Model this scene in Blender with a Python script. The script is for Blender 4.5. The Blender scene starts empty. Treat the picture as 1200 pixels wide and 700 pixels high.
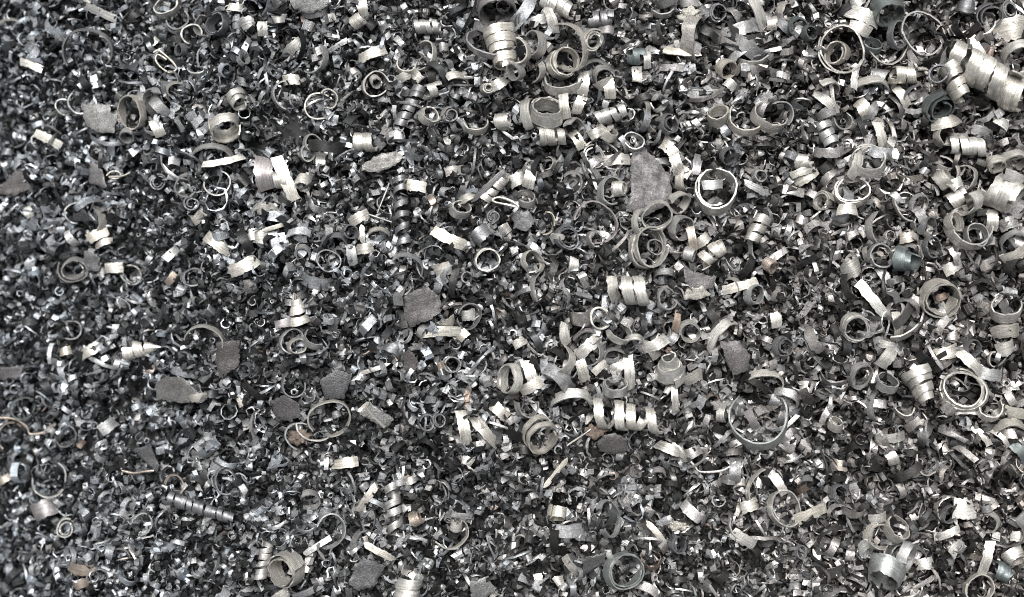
import bpy, math, random
import numpy as np

# ------------------------------------------------------------------ camera, sky, sun, exposure
S = 0.00025            # metres per unit of the layout (a quarter of a millimetre)
H = 1450.0             # camera height above the heap, in those units
scene = bpy.context.scene
cam_data = bpy.data.cameras.new("camera")
cam_data.sensor_width = 36.0
cam_data.lens = 18.0 * H / 600.0
cam_data.clip_start = 0.01
cam_data.clip_end = 50.0
cam_data.dof.use_dof = True
cam_data.dof.focus_distance = (H - 8.0) * S
cam_data.dof.aperture_fstop = 4.2
cam = bpy.data.objects.new("camera", cam_data)
cam.location = (0.0, 0.0, H * S)
scene.collection.objects.link(cam)
scene.camera = cam

SUN_EL, SUN_AZ = math.radians(62), math.radians(98)      # light falls from the far (top) side of the heap
world = bpy.data.worlds.new("World")
scene.world = world
world.use_nodes = True
wn, wl = world.node_tree.nodes, world.node_tree.links
wn.clear()
sky = wn.new("ShaderNodeTexSky")
sky.sky_type = 'NISHITA'
sky.sun_disc = False
sky.sun_elevation = SUN_EL
sky.sun_rotation = math.radians(90) - SUN_AZ
sky.dust_density = 4.0
hs = wn.new("ShaderNodeHueSaturation")                  # thin overcast: nearly neutral sky
hs.inputs["Saturation"].default_value = 0.18
bg = wn.new("ShaderNodeBackground")
bg.inputs["Strength"].default_value = 0.065
wo = wn.new("ShaderNodeOutputWorld")
wl.new(sky.outputs[0], hs.inputs["Color"])
wl.new(hs.outputs[0], bg.inputs["Color"])
wl.new(bg.outputs[0], wo.inputs["Surface"])
sun_data = bpy.data.lights.new("sun", 'SUN')
sun_data.energy = 3.6
sun_data.angle = math.radians(42)
sun_data.color = (1.0, 0.975, 0.935)
sun = bpy.data.objects.new("sun", sun_data)
sun.rotation_euler = (0.0, math.pi / 2 - SUN_EL, SUN_AZ)
sun.location = (0, 0, 2)
scene.collection.objects.link(sun)
scene.view_settings.view_transform = 'Standard'
scene.view_settings.look = 'None'
scene.view_settings.gamma = 1.0
scene.view_settings.exposure = 0.68
scene.view_settings.use_curve_mapping = False
scene.cycles.use_denoising = True
scene.cycles.max_bounces = 8
scene.cycles.filter_width = 1.0

random.seed(7)
rng = np.random.default_rng(11)
C = scene.collection

# ------------------------------------------------------------------ materials
def metal(name, tint_source, uv=True, rough=0.48, metallic=0.72, bump=0.35, coarse=1.0):
    m = bpy.data.materials.new(name)
    m.use_nodes = True
    n, l = m.node_tree.nodes, m.node_tree.links
    p = n["Principled BSDF"]
    p.inputs["Metallic"].default_value = metallic
    if tint_source == 'object':
        t = n.new("ShaderNodeObjectInfo"); tint = t.outputs["Color"]
    else:
        t = n.new("ShaderNodeAttribute"); t.attribute_name = "tint"; tint = t.outputs["Color"]
    tc = n.new("ShaderNodeTexCoord")
    # fine grooves that run along the ribbon, plus blotchy oxide and grain
    mp = n.new("ShaderNodeMapping")
    src = tc.outputs["UV"] if uv else tc.outputs["Object"]
    l.new(src, mp.inputs["Vector"])
    if uv:
        mp.inputs["Scale"].default_value = (0.035, 0.75, 1.0)
    else:
        mp.inputs["Scale"].default_value = (2200, 2200, 2200)
    g = n.new("ShaderNodeTexNoise"); g.inputs["Scale"].default_value = 1.0; g.inputs["Detail"].default_value = 3.0
    l.new(mp.outputs[0], g.inputs["Vector"])
    b = n.new("ShaderNodeTexNoise"); b.inputs["Detail"].default_value = 5.0; b.inputs["Roughness"].default_value = 0.65
    b.inputs["Scale"].default_value = 420.0 * coarse
    l.new(tc.outputs["Object"], b.inputs["Vector"])
    s = n.new("ShaderNodeTexNoise"); s.inputs["Detail"].default_value = 2.0
    s.inputs["Scale"].default_value = 3200.0 * coarse
    l.new(tc.outputs["Object"], s.inputs["Vector"])
    r1 = n.new("ShaderNodeMapRange"); r1.inputs[1].default_value = 0.3; r1.inputs[2].default_value = 0.7
    r1.inputs[3].default_value = 0.60; r1.inputs[4].default_value = 1.12
    l.new(g.outputs["Fac"], r1.inputs[0])
    r2 = n.new("ShaderNodeMapRange"); r2.inputs[1].default_value = 0.32; r2.inputs[2].default_value = 0.62
    r2.inputs[3].default_value = 0.55; r2.inputs[4].default_value = 1.06
    l.new(b.outputs["Fac"], r2.inputs[0])
    r3 = n.new("ShaderNodeMapRange"); r3.inputs[1].default_value = 0.3; r3.inputs[2].default_value = 0.7
    r3.inputs[3].default_value = 0.74; r3.inputs[4].default_value = 1.14
    l.new(s.outputs["Fac"], r3.inputs[0])
    a1 = n.new("ShaderNodeMath"); a1.operation = 'MULTIPLY'
    l.new(r1.outputs[0], a1.inputs[0]); l.new(r2.outputs[0], a1.inputs[1])
    a2 = n.new("ShaderNodeMath"); a2.operation = 'MULTIPLY'
    l.new(a1.outputs[0], a2.inputs[0]); l.new(r3.outputs[0], a2.inputs[1])
    mx = n.new("ShaderNodeVectorMath"); mx.operation = 'SCALE'
    l.new(tint, mx.inputs[0]); l.new(a2.outputs[0], mx.inputs["Scale"])
    l.new(mx.outputs[0], p.inputs["Base Color"])
    rr = n.new("ShaderNodeMapRange"); rr.inputs[3].default_value = rough + 0.14; rr.inputs[4].default_value = rough - 0.10
    rr.inputs[1].default_value = 0.3; rr.inputs[2].default_value = 0.7
    l.new(b.outputs["Fac"], rr.inputs[0]); l.new(rr.outputs[0], p.inputs["Roughness"])
    ad = n.new("ShaderNodeMath"); ad.operation = 'ADD'
    l.new(g.outputs["Fac"], ad.inputs[0]); l.new(s.outputs["Fac"], ad.inputs[1])
    bp = n.new("ShaderNodeBump"); bp.inputs["Strength"].default_value = bump; bp.inputs["Distance"].default_value = 0.00012
    l.new(ad.outputs[0], bp.inputs["Height"]); l.new(bp.outputs[0], p.inputs["Normal"])
    return m

M_RIBBON = metal("ribbon_steel", 'object', True)
M_FLAKE = metal("rough_flake_steel", 'object', False, rough=0.5, metallic=0.7, bump=0.5, coarse=0.9)
M_FINE = metal("fine_swarf_steel", 'attr', False, rough=0.53, metallic=0.76, bump=0.35)
M_CRUST = metal("oxide_crust", 'object', False, rough=0.8, metallic=0.0, bump=0.8, coarse=0.7)
M_BED = bpy.data.materials.new("oily_dark_grit")
M_BED.use_nodes = True
_p = M_BED.node_tree.nodes["Principled BSDF"]
_n = M_BED.node_tree.nodes.new("ShaderNodeTexNoise"); _n.inputs["Scale"].default_value = 900.0
_tc = M_BED.node_tree.nodes.new("ShaderNodeTexCoord")
_r = M_BED.node_tree.nodes.new("ShaderNodeValToRGB")
_r.color_ramp.elements[0].color = (0.008, 0.008, 0.009, 1); _r.color_ramp.elements[1].color = (0.05, 0.05, 0.055, 1)
M_BED.node_tree.links.new(_tc.outputs["Object"], _n.inputs["Vector"])
M_BED.node_tree.links.new(_n.outputs["Fac"], _r.inputs["Fac"])
M_BED.node_tree.links.new(_r.outputs["Color"], _p.inputs["Base Color"])
_p.inputs["Roughness"].default_value = 0.6

COL = dict(b=(.67, .65, .605), w=(.80, .782, .735), g=(.50, .50, .495), d=(.27, .272, .285), k=(.205, .232, .232), e=(.44, .465, .455),
           r=(.33, .26, .22), o=(.50, .435, .38), y=(.74, .705, .625), n=(.44, .42, .43))
CWORD = dict(b='pale grey', w='bright silvery', g='mid grey', d='dark grey', k='dark greenish', e='greenish grey', r='rusty',
             o='orange-tinged', y='cream-toned', n='brownish grey')

# ------------------------------------------------------------------ lie of the heap (layout units, x right, y up, z up)
_bump = [(random.uniform(-700, 700), random.uniform(-420, 420), random.uniform(22, 90), random.uniform(-12, 10)) for _ in range(190)]
def bed(x, y):
    x = np.asarray(x, float); y = np.asarray(y, float)
    t = np.clip((-190.0 - x) / 430.0, 0, 1.4)          # the heap falls away towards the left
    z = -85.0 * t ** 1.5
    for bx, by, br, bh in _bump:
        z = z + bh * np.exp(-((x - bx) ** 2 + (y - by) ** 2) / (br * br))
    return z

def to_plane(px, py):
    """photograph position -> place on the heap"""
    x, y = px - 600.0, 350.0 - py
    k = 1.0
    for _ in range(3):
        z = float(bed(x * k, y * k)); k = (H - z) / H
    return x * k, y * k, k

# ------------------------------------------------------------------ meshes
def mesh_obj(name, verts, faces, mat, uvs=None, color=(.6, .6, .6), sharp=40, base=None):
    """verts in layout units; the origin goes to the foot of the thing"""
    v = np.asarray(verts, float)
    o0 = np.array([v[:, 0].mean(), v[:, 1].mean(), v[:, 2].min()]) if base is None else np.asarray(base, float)
    me = bpy.data.meshes.new(name)
    me.from_pydata(((v - o0) * S).tolist(), [], faces)
    if uvs is not None:
        lay = me.uv_layers.new(name="UVMap")
        li = np.empty(len(me.loops), np.int32); me.loops.foreach_get("vertex_index", li)
        lay.data.foreach_set("uv", np.asarray(uvs, np.float32)[li].ravel())
    me.polygons.foreach_set("use_smooth", [True] * len(me.polygons))
    me.set_sharp_from_angle(angle=math.radians(sharp))
    me.materials.append(mat)
    o = bpy.data.objects.new(name, me)
    o.location = (o0 * S).tolist()
    o.color = (color[0], color[1], color[2], 1.0)
    C.objects.link(o)
    return o

def ribbon(path, wdir, ndir, w, th, crown=0.05, rag=0.11, taper_ends=False):
    """closed ribbon along path (n,3); wdir across, ndir outward; 6 verts per section"""
    n = len(path)
    w = np.broadcast_to(np.asarray(w, float), (n,)).copy()
    L = np.concatenate([[0], np.cumsum(np.linalg.norm(np.diff(path, axis=0), axis=1))])
    ph = rng.uniform(0, 6.28, 4)
    e1 = 1 + rag * (np.sin(L * 0.31 + ph[0]) * .5 + rng.normal(0, .55, n))
    e2 = 1 + rag * (np.sin(L * 0.27 + ph[1]) * .5 + rng.normal(0, .55, n))
    if taper_ends:
        t = np.linspace(0, 1, n); f = np.clip(np.minimum(t, 1 - t) * 6 + 0.35, 0, 1); w *= f
    hw = (w / 2)[:, None]
    cr = (w * crown)[:, None] + th * .5
    A = path - wdir * hw * e1[:, None] + ndir * th * .5
    B = path + ndir * cr
    D = path + wdir * hw * e2[:, None] + ndir * th * .5
    E = path + wdir * hw * e2[:, None] - ndir * th * .5
    F = path + ndir * (cr - th)
    G = path - wdir * hw * e1[:, None] - ndir * th * .5
    skew = rng.normal(0, .10)                                    # ends cut at a slant, torn
    for arr, s in ((A, -1), (G, -1), (D, 1), (E, 1)):
        for k, sg in ((0, 1), (n - 1, -1)):
            j = 1 if k == 0 else n - 2
            arr[k] += (path[k] - path[j]) * s * (skew * 4 + rng.normal(0, .35))
    V = np.stack([A, B, D, E, F, G], 1).reshape(-1, 3)
    v_co = np.stack([np.zeros(n), w / 2, w, w + th, w * 1.5, w * 2], 1)
    UV = np.stack([np.repeat(L[:, None], 6, 1) + rng.uniform(0, 900), v_co + rng.uniform(0, 300)], 2).reshape(-1, 2)
    faces = []
    for i in range(n - 1):
        a, b = i * 6, i * 6 + 6
        for k in range(6):
            k2 = (k + 1) % 6
            faces.append((a + k, a + k2, b + k2, b + k))
    faces.append((5, 4, 1, 0)); faces.append((4, 3, 2, 1))
    e = (n - 1) * 6
    faces.append((e, e + 1, e + 4, e + 5)); faces.append((e + 1, e + 2, e + 3, e + 4))
    return V, faces, UV

def unit(a):
    return a / np.maximum(np.linalg.norm(a, axis=-1, keepdims=True), 1e-9)

def helix(R, w, turns, tilt, az, mid, taper, pitch, th, segs=None):
    n = segs or int(max(10, 40 * turns * min(1.0, .5 + R / 40)))
    t = np.linspace(-.5, .5, n)
    ph = np.radians(mid - az) + t * turns * 2 * math.pi
    r = R * (1 + (taper - 1) * (t + .5))
    q = rng.uniform(0, 6.28, 3)
    r = r * (1 + .075 * np.sin(ph * 2 + q[0]) + .03 * np.sin(ph * 3.3 + q[1]) + .05 * np.sin(t * turns * 3 + q[2]))
    ln = np.linspace(0, turns * 6.28 * R, n)
    r = r + .012 * R * np.sin(ln * .55 + q[1]) * np.sin(ln * .13 + q[0])          # small kinks
    hgt = pitch * turns * t + rng.normal(0, .05 * w) * np.sin(ph + q[1]) + .16 * pitch * np.sin(t * turns * 2.6 + q[2])
    ti, a = math.radians(tilt), math.radians(az)
    nv = np.array([math.sin(ti) * math.cos(a), math.sin(ti) * math.sin(a), math.cos(ti)])
    u = np.array([math.cos(ti) * math.cos(a), math.cos(ti) * math.sin(a), -math.sin(ti)])
    v = np.cross(nv, u)
    rad = np.cos(ph)[:, None] * u + np.sin(ph)[:, None] * v
    path = rad * r[:, None] + nv * hgt[:, None]
    path = path + u * (hgt * rng.normal(0, .06))[:, None] + v * (hgt * rng.normal(0, .06))[:, None]   # leaning stack
    slope = 0.0
    if pitch * turns > 6 and abs(taper - 1) > .05:               # a cone: the ribbon lies along its flank
        slope = max(-.6, min(.6, (1.0 if taper < .36 else .5) * R * (taper - 1) / (pitch * turns)))
    else:
        slope = rng.normal(0, .07)
    wd = unit(nv[None, :] + rad * slope)
    nd = unit(rad - nv[None, :] * slope)
    return path, wd, nd

# ------------------------------------------------------------------ a height record, so that things rest on each other
HG = 3.0
HX0, HY0 = -720.0, -440.0
_gx, _gy = np.meshgrid(np.arange(480) * HG + HX0, np.arange(294) * HG + HY0, indexing='ij')
HM = bed(_gx, _gy) + 4.0
def settle(V, sink):
    ix = np.clip(((V[:, 0] - HX0) / HG).astype(int), 0, HM.shape[0] - 1)
    iy = np.clip(((V[:, 1] - HY0) / HG).astype(int), 0, HM.shape[1] - 1)
    dz = np.quantile(HM[ix, iy] - V[:, 2], .86) - sink
    V[:, 2] += dz
    np.maximum.at(HM, (ix, iy), V[:, 2])
    return V
# ------------------------------------------------------------------ every shaving that can be picked out
# c x y radius width turns tilt azimuth middle taper pitch tone     curls, rings, springs, cones
# s x0 y0 x1 y1 width bow tone                                      strips
# f tone thickness x,y ...                                          rough flakes
# w tone radius x,y ...                                             wires
# l tone x y rx ry                                                  crumpled crusts
TABLE = """
c 157 133 19 11 1.3 30 200 45 .93 1 b | bright ring-shaped curl leaning against a grey granular flake | the leaning bright ring
f g 3 99,122 130,123 131,132 139,135 137,157 122,158 107,150 101,137 | flat grey granular flake with one straight side beside a bright ring | the square-sided flake
c 257 30 13 13 1.6 28 170 0 .85 1.5 d | dark round tube-like ring with a thin pale rim near the top edge | the dark rimmed ring
c 243 32 14 9 .5 35 170 195 1 0 g
c 227 42 11 6 .75 15 0 120 1 0 g
c 198 10 13 10 .7 30 100 250 1 0 b
c 209 25 12 8 .6 20 0 300 1 0 d
c 280 118 10 11 2.2 62 -60 0 .65 8 b | bright tapered tube of rolled ribbon pointing down and right | the tapered tube
c 266 152 16 13 1.5 58 -75 90 .95 6 b | bright doubled loop of wide ribbon below the tapered tube | the doubled loop
s 270 10 285 10 9 2 b
s 284 32 298 26 14 2 g
w y 1.2 184,65 190,62 198,68 206,76 208,82 200,86 190,80 185,72 188,66 198,72
s 182 142 190 160 13 3 b
c 181 118 12 9 .5 40 200 120 1 0 g
c 207 106 10 9 .6 40 -45 150 1 0 b
c 14 34 13 9 .4 30 -60 110 1 0 b
c 107 62 27 9 .85 22 -90 60 1 0 d | large dark rough-edged ring half buried in the upper left | the dark rough ring
s 105 10 138 24 9 2 g
c 152 160 8 9 1 50 -90 90 1 0 g
s 100 -1 122 -1 10 2 b
s 28 74 50 82 9 2 b
s 47 158 72 172 10 2 b
c 77 127 9 6 .8 20 0 200 1 0 g
c 95 122 12 6 .6 20 0 220 1 0 g
c 214 60 6 8 1.4 35 200 0 1 1 d
s 178 53 186 46 8 1 b
c 233 78 13 8 .3 30 100 260 1 0 g
c 582 14 22 14 1.8 62 -85 0 1 13 n
c 577 54 27 9 .8 42 80 200 1 0 n
c 586 58 18 11 4.6 76 -84 0 .55 10.5 b | big silvery cone of stacked coils at the top edge pointing down | the big top cone
c 440 100 15 9 1.2 18 0 0 .95 1 g | angular grey ring with a small bright roll inside it | the angular ring
c 441 97 6 12 1.3 40 -60 0 .9 1 w
s 421 70 452 59 12 5 b | pale bent band lying above the angular ring | the pale bent band
f g 3 338,-2 392,-3 388,6 377,14 362,18 346,13
c 500 33 7 7 4 86 0 0 .95 7 g
c 370 70 17 9 .55 35 180 -40 1 0 g
c 335 113 16 8 .6 25 0 170 1 0 g
c 375 125 16 4 .8 15 0 170 1 0 b
c 386 117 10 5 .7 25 0 20 1 0 b
s 333 95 352 94 12 3 b
s 338 62 353 49 12 3 b
s 309 27 309 43 12 2 b
s 321 25 336 23 11 3 g
s 385 61 407 48 6 1 d
s 422 0 427 20 12 4 b
c 419 26 7 10 1.4 70 30 0 1 5 b
c 497 68 16 8 .7 35 160 -10 1 0 b
c 478 78 12 9 .6 30 90 270 1 0 b
s 466 96 482 89 11 3 b
s 484 86 494 96 11 3 b
c 481 128 7 8 6 86 -112 0 .9 9 d 3 | long dark tightly twisted coil like a drill bit beside small rolls | the dark drill-like coil
c 507 108 8 10 1.8 72 200 0 .9 7 b
c 534 98 14 10 .4 55 -70 70 1 0 b
c 571 105 7 10 2 25 0 0 .4 1 b
s 576 104 592 94 13 4 b
c 503 137 10 11 1.1 35 30 0 .9 1 b
c 527 135 10 8 1.6 25 0 0 .55 1 g
c 557 146 13 10 .6 35 90 270 1 0 b
c 589 144 9 12 1.5 72 0 0 1 6 b
c 430 168 9 11 1.8 80 0 0 1 9 b
c 368 170 11 8 .8 30 0 90 1 0 g
c 652 6 14 10 3.6 72 -36 0 .55 9 b | bright tapering spring at the top edge pointing down right | the small top spring
s 640 12 650 40 12 5 b
c 664 58 29 10 .8 48 200 20 1 0 b | tall bright loop standing over a tangle of linked rings | the tall standing loop
c 659 76 19 11 2.2 25 20 180 .75 2 b
c 661 94 22 12 .5 38 90 250 1 0 b
s 684 86 682 112 13 4 b
s 684 112 675 134 12 4 b
c 626 54 15 13 .8 45 170 0 1 0 g
c 606 66 14 10 .7 30 180 -40 1 0 b
c 617 28 14 6 .6 30 0 110 1 0 d
s 620 31 641 24 12 3 g
c 626 84 13 10 .4 45 200 -30 1 0 b
c 604 89 9 12 1.1 40 200 0 1 0 g
c 692 53 13 10 2.3 20 -30 100 .5 1 b
s 700 43 716 43 10 4 n
c 700 90 20 7 .42 28 -90 70 1 0 g
c 706 90 11 10 .5 45 -60 120 1 0 g
s 700 104 716 97 13 4 b
s 712 95 715 116 13 3 b
c 745 68 8 11 2 80 180 0 1 9 k
s 757 62 758 82 9 3 g
s 746 79 746 97 12 2 w
s 777 59 818 62 11 2 y | straight cream-toned strip below a crumbly cream lump | the straight cream strip
l y 807 21 12 10 | crumbly pale yellow lump with rust beneath it near the top | the yellow lump
s 806 34 802 46 5 1 r
c 775 2 20 8 .4 25 90 -60 1 0 g
s 797 4 817 4 12 3 g
c 839 17 12 9 1.6 15 0 0 .6 1 d
s 880 0 896 36 15 6 b
c 880 62 21 8 .5 38 90 262 1 0 b
c 849 82 11 12 1.2 45 -45 0 .9 1 y
s 850 96 861 104 11 3 w
c 840 138 12 14 1.6 42 100 270 .85 1 b | bright cup-shaped roll left of two big open curls | the bright cup roll
c 872 140 20 10 .55 32 90 215 1 0 b
c 899 138 20 12 .8 40 60 200 1 0 b
c 745 130 17 8 .45 40 200 30 1 0 b
c 640 134 18 18 1.4 46 90 270 .95 1 b | wide bright bowl-like ring below the linked rings | the wide bowl ring
c 622 134 17 12 .45 62 10 180 1 0 b
s 659 114 663 142 12 4 b
c 646 162 10 11 2.4 84 180 0 1 10 b
c 672 160 18 11 .45 50 0 60 1 0 g
s 670 155 682 175 12 4 y
c 710 156 11 11 1.4 62 60 0 1 4 b
s 690 162 706 155 11 4 b
c 742 168 11 8 .9 25 90 0 1 0 g
c 782 146 12 10 1.6 35 0 0 .6 1 d
c 766 145 10 9 .5 35 0 170 1 0 b
c 714 136 8 9 3.4 85 22 0 1 9 g
c 771 122 10 7 .9 50 -45 0 1 0 g
w g 1.1 795,108 820,107 850,109
c 703 25 9 8 3 80 0 0 1 8 d
c 983 60 27 14 1.5 20 -150 60 .93 1 b | large pale bowl-like ring holding a smaller curl near the top right | the big pale bowl
c 979 64 13 13 1.2 38 180 180 .8 1 b
c 1079 41 25 4 1.02 8 0 0 1 0 g | big thin wire-like hoop near the top right | the thin hoop
c 1034 50 27 4 .42 15 0 -75 1 0 b
c 1036 16 16 20 1.1 48 -80 90 1 0 k | dark greenish wide cup at the top edge beside the thin hoop | the dark green cup
s 992 14 1026 28 17 7 b
s 997 8 1008 0 12 3 b
s 992 33 1015 42 14 4 b
c 1048 44 15 9 1 30 0 0 1 0 d
c 1019 57 9 10 1.2 40 90 0 1 0 k
c 932 32 10 10 1.2 30 -60 0 1 0 k
c 946 41 8 10 1 30 0 0 1 0 k
c 1058 90 10 11 2.8 85 -3 0 .85 12 y | cream-toned stubby coil beside a big bright spring | the cream stubby coil
c 1017 108 23 12 .5 55 -90 90 1 0 b
s 998 82 994 108 8 2 g
c 966 108 16 9 .42 50 -60 60 1 0 b
s 953 108 979 131 12 6 b
s 964 139 980 128 11 4 b
c 985 140 12 6 .6 20 0 280 1 0 g
s 1005 119 1014 141 15 6 y
s 1016 138 1028 124 12 4 g
s 1026 144 1034 176 12 4 b
s 1048 104 1062 126 11 4 b
c 1073 115 15 6 .5 25 -60 100 1 0 d
c 1096 126 20 13 2 32 -60 90 .4 1 k | dark greenish spiral under a bright arched strip on the right | the dark green spiral
s 1090 147 1121 139 14 8 b
c 1104 161 11 9 1.3 25 0 0 .95 1 b
c 1111 98 11 11 3.8 80 -66 0 1 11 b
c 1092 92 11 9 1.2 30 180 0 .9 1 d
c 1140 86 19 15 4.5 78 -32 0 .95 17 b | very large bright spring of wide coils at the upper right | the very large spring
c 1183 110 20 16 1.6 60 -30 0 .95 9 b
s 1131 37 1153 74 10 4 y
c 1156 20 15 9 1.5 20 -90 0 .7 1 d
c 1178 14 12 8 1.8 20 0 0 .5 1 g
s 1168 39 1206 36 26 9 b
c 1192 68 20 12 .6 50 -90 120 1 0 b
c 1129 9 9 14 1.5 75 80 0 1 3 d
s 1166 140 1179 150 12 2 w
s 1137 152 1158 158 11 4 g
c 1132 173 9 10 4 85 0 0 1 10 b
s 1153 58 1162 62 9 2 r
c 965 158 9 9 3 80 -70 0 1 9 g
c 912 137 16 7 .5 20 0 40 1 0 g
f n 3 5,222 22,201 28,203 39,221 20,230 3,229
f n 3 106,191 120,194 128,220 118,219 107,215
c 92 250 13 9 .7 25 0 150 1 0 g
f d 3 83,260 100,245 113,260
c 110 258 16 10 .42 35 180 5 1 0 b
s 107 281 127 270 12 3 y
s 115 290 133 281 8 4 b
c 89 316 17 12 1.7 25 -60 100 .55 1 g | grey spiral curl with pale edges on the left beside a black scrap | the left spiral
f d 3 101,296 110,291 119,303 118,318 104,318
s 126 315 145 314 12 2 b
c 156 322 11 8 .8 25 0 -30 1 0 g
c 250 188 22 10 .4 42 -90 80 1 0 g
s 240 194 285 183 8 5 b
c 225 239 9 8 1.5 20 0 0 .5 1 d
s 229 261 240 250 11 3 b
s 243 276 269 296 13 6 b
s 272 319 301 304 15 6 w | bright silvery bent strip left of the central column | the silvery bent strip
s 287 277 303 274 13 3 w
s 196 305 209 290 10 2 g
s 197 333 206 321 9 2 o
c 227 325 12 7 1.2 20 0 0 .8 1 d
w b 1 128,207 133,202 140,202 143,207 137,210 130,208 145,207 155,202
c 187 214 10 9 2 20 0 0 .4 1 d
c 256 216 14 5 .7 15 0 -60 1 0 g
c 220 218 13 8 .7 25 -90 200 1 0 g
s 33 243 38 255 9 2 b
s 327 186 347 235 14 3 b | pale straight strip lying across a small roll | the crossing strip
c 331 212 8 10 2 85 0 0 1 9 b
c 357 215 8 13 2 55 -100 0 .95 1 w
s 312 186 315 222 22 8 n
s 377 180 377 195 11 2 w
c 362 181 9 7 1 25 0 0 1 0 g
f g 3 425,194 446,181 467,180 474,184 464,195 446,203 424,202
s 474 217 499 221 13 3 y
s 503 229 509 240 8 2 o
c 540 246 11 11 1.1 40 60 0 .95 1 b
s 540 236 556 228 11 5 b
s 522 203 540 200 11 3 b
c 578 223 8 8 4.4 85 50 0 1 9 b
s 553 238 591 202 6 1 d
c 471 250 8 7 6 78 -86 0 1 15 d 5 | long loose dark coil hanging vertically left of centre | the loose vertical coil
c 312 250 14 10 .45 48 -90 90 1 0 b
s 303 247 318 246 11 3 w
s 296 279 315 276 13 5 w
s 309 271 346 258 5 1 b
c 386 306 13 6 1.02 15 0 0 1 0 d
c 356 297 9 8 .8 30 -90 90 1 0 g
s 411 262 432 250 12 5 b
w g 1.1 457,215 449,235 443,250
w g 1.1 433,252 448,257 463,262
s 425 264 427 287 6 2 b
s 419 293 437 290 12 4 b
s 411 287 415 311 12 3 g
c 411 272 8 8 1 30 0 0 1 0 d
c 444 277 12 7 .4 42 -80 80 1 0 b
s 507 270 551 291 13 6 y | long speckled cream strip left of a neat round ring | the speckled strip
c 571 305 14 11 1.6 10 0 0 .97 1 b | neat round pale ring just left of the image centre | the neat round ring
s 510 319 535 312 15 6 w
c 478 314 18 8 .5 35 -90 50 1 0 g
c 566 277 10 16 1.2 75 -50 0 1 0 d
c 577 254 8 7 1.5 20 0 0 .5 1 d
s 585 271 597 266 11 3 b
c 393 287 15 9 .6 40 -90 90 1 0 d
f n 3.5 741,174 747,166 757,177 770,190 781,206 786,222 784,240 769,246 753,256 733,247 739,226 738,200 | large dark grey fan-shaped flake right of centre | the fan-shaped flake
c 767 254 16 7 1.1 25 -100 100 1 1 w | bright ring lying over the tip of the fan-shaped flake | the bright flake ring
c 752 262 15 9 .5 45 0 190 1 0 b
c 759 291 22 4.2 4 27 8 0 .97 5.5 b | thick ring of four stacked coils near the image centre | the four-coil ring
c 766 290 9 6 1.2 15 0 0 1 0 d
c 837 226 24 18 1.6 26 100 0 .95 1 b | large round band ring with a double rim right of centre | the double-rim ring
s 822 218 846 216 11 3 g
c 697 262 26 6 .75 18 0 40 1 0 n | big thin brownish hoop left of the four-coil ring | the brownish hoop
c 697 281 9 9 1.3 15 0 0 1 1 g
c 715 225 15 11 .8 28 0 150 1 0 g
c 725 222 9 12 1.6 60 0 0 .8 1 w
c 695 184 13 6 2 15 0 0 .7 1 b
c 703 187 21 6 .8 15 0 0 1 0 b
s 705 191 738 188 13 5 b
s 597 216 616 207 14 4 w
s 618 221 624 199 14 5 w
c 621 197 7 8 1.2 40 60 0 1 0 g
c 670 214 12 8 .8 25 -90 0 1 0 g
c 643 192 8 7 .6 35 180 0 1 0 b
c 616 234 10 9 .8 45 90 0 1 0 g
c 638 262 13 4 .5 18 0 -10 1 0 y
c 664 279 16 7 1.8 20 0 0 .6 1 d
s 645 277 661 279 7 3 w
w w 1.4 604,244 592,241 580,238 578,235 586,233 600,238 608,244 | thin white bent wire like an opened paperclip near the centre | the white bent wire
c 624 307 14 8 .9 42 20 60 1 0 b
c 641 335 22 8 .3 38 0 170 1 0 b
s 673 303 671 320 11 3 b
s 716 324 722 353 13 5 b
c 743 341 17 13 1.4 75 0 0 1 13 w | bright standing loop of wide ribbon below the four-coil ring | the bright standing loop
c 780 350 13 8 1 30 0 0 1 0 g
c 797 268 14 11 1.1 38 -20 0 1 1 g
s 807 267 812 293 10 4 o
s 814 287 829 276 12 4 b
c 793 238 12 12 .9 42 -45 0 1 0 b
s 777 168 796 190 14 5 b
s 788 184 795 206 13 3 b
c 803 210 15 11 .4 60 0 170 1 0 b
s 791 198 807 207 12 3 b
c 851 183 9 9 1.2 35 -45 0 1 0 d
s 818 182 814 206 10 3 n
c 889 207 7 7 1.3 20 0 0 1 1 g
s 871 213 901 229 8 4 g
c 886 267 10 11 3 80 -118 0 .8 11 b
c 833 299 9 11 2.5 78 35 0 .9 11 w | short bright coil right of the four-coil ring | the short bright coil
c 807 298 7 10 1.6 60 -20 0 1 3 g
f n 3 799,307 808,318 838,325 833,338 814,342 800,330 | purplish grey flake below the short bright coil | the purplish flake
f b 3 803,338 822,336 830,346 815,352 800,350
c 855 338 12 8 .5 40 200 30 1 0 b
s 846 341 886 330 11 4 b
c 882 345 11 11 1 30 0 0 1 0 g
c 901 311 8 11 1.6 50 -45 0 1 1 o | small orange-tinged tube right of the short bright coil | the orange tube
f d 3 600,250 618,246 628,260 618,272 602,268
c 1013 190 20 12 1.2 40 90 270 1 1 b
s 1001 183 990 211 13 5 w
c 996 227 18 13 1.8 30 110 0 .95 2 b | pale brownish ring above a white band on the right | the pale brownish ring
c 964 236 10 13 2 50 180 0 .75 1 b
s 976 248 998 247 14 4 w
s 925 207 950 199 9 4 b
s 930 216 956 200 11 5 y
s 917 222 941 227 11 3 g
c 940 190 8 11 2 65 0 0 .75 5 b
c 1062 236 21 5 .6 18 0 -80 1 0 b
c 1074 240 11 7 1.2 25 -60 0 1 0 g
c 1031 265 21 10 .35 42 0 178 1 0 b
c 1029 300 14 8 1.1 15 0 0 1 1 g
c 1058 304 15 13 2.4 56 -15 0 .6 8 k | dark greenish cone-shaped roll opening to the right | the dark green cone
s 1030 315 1041 338 12 3 g
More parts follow.
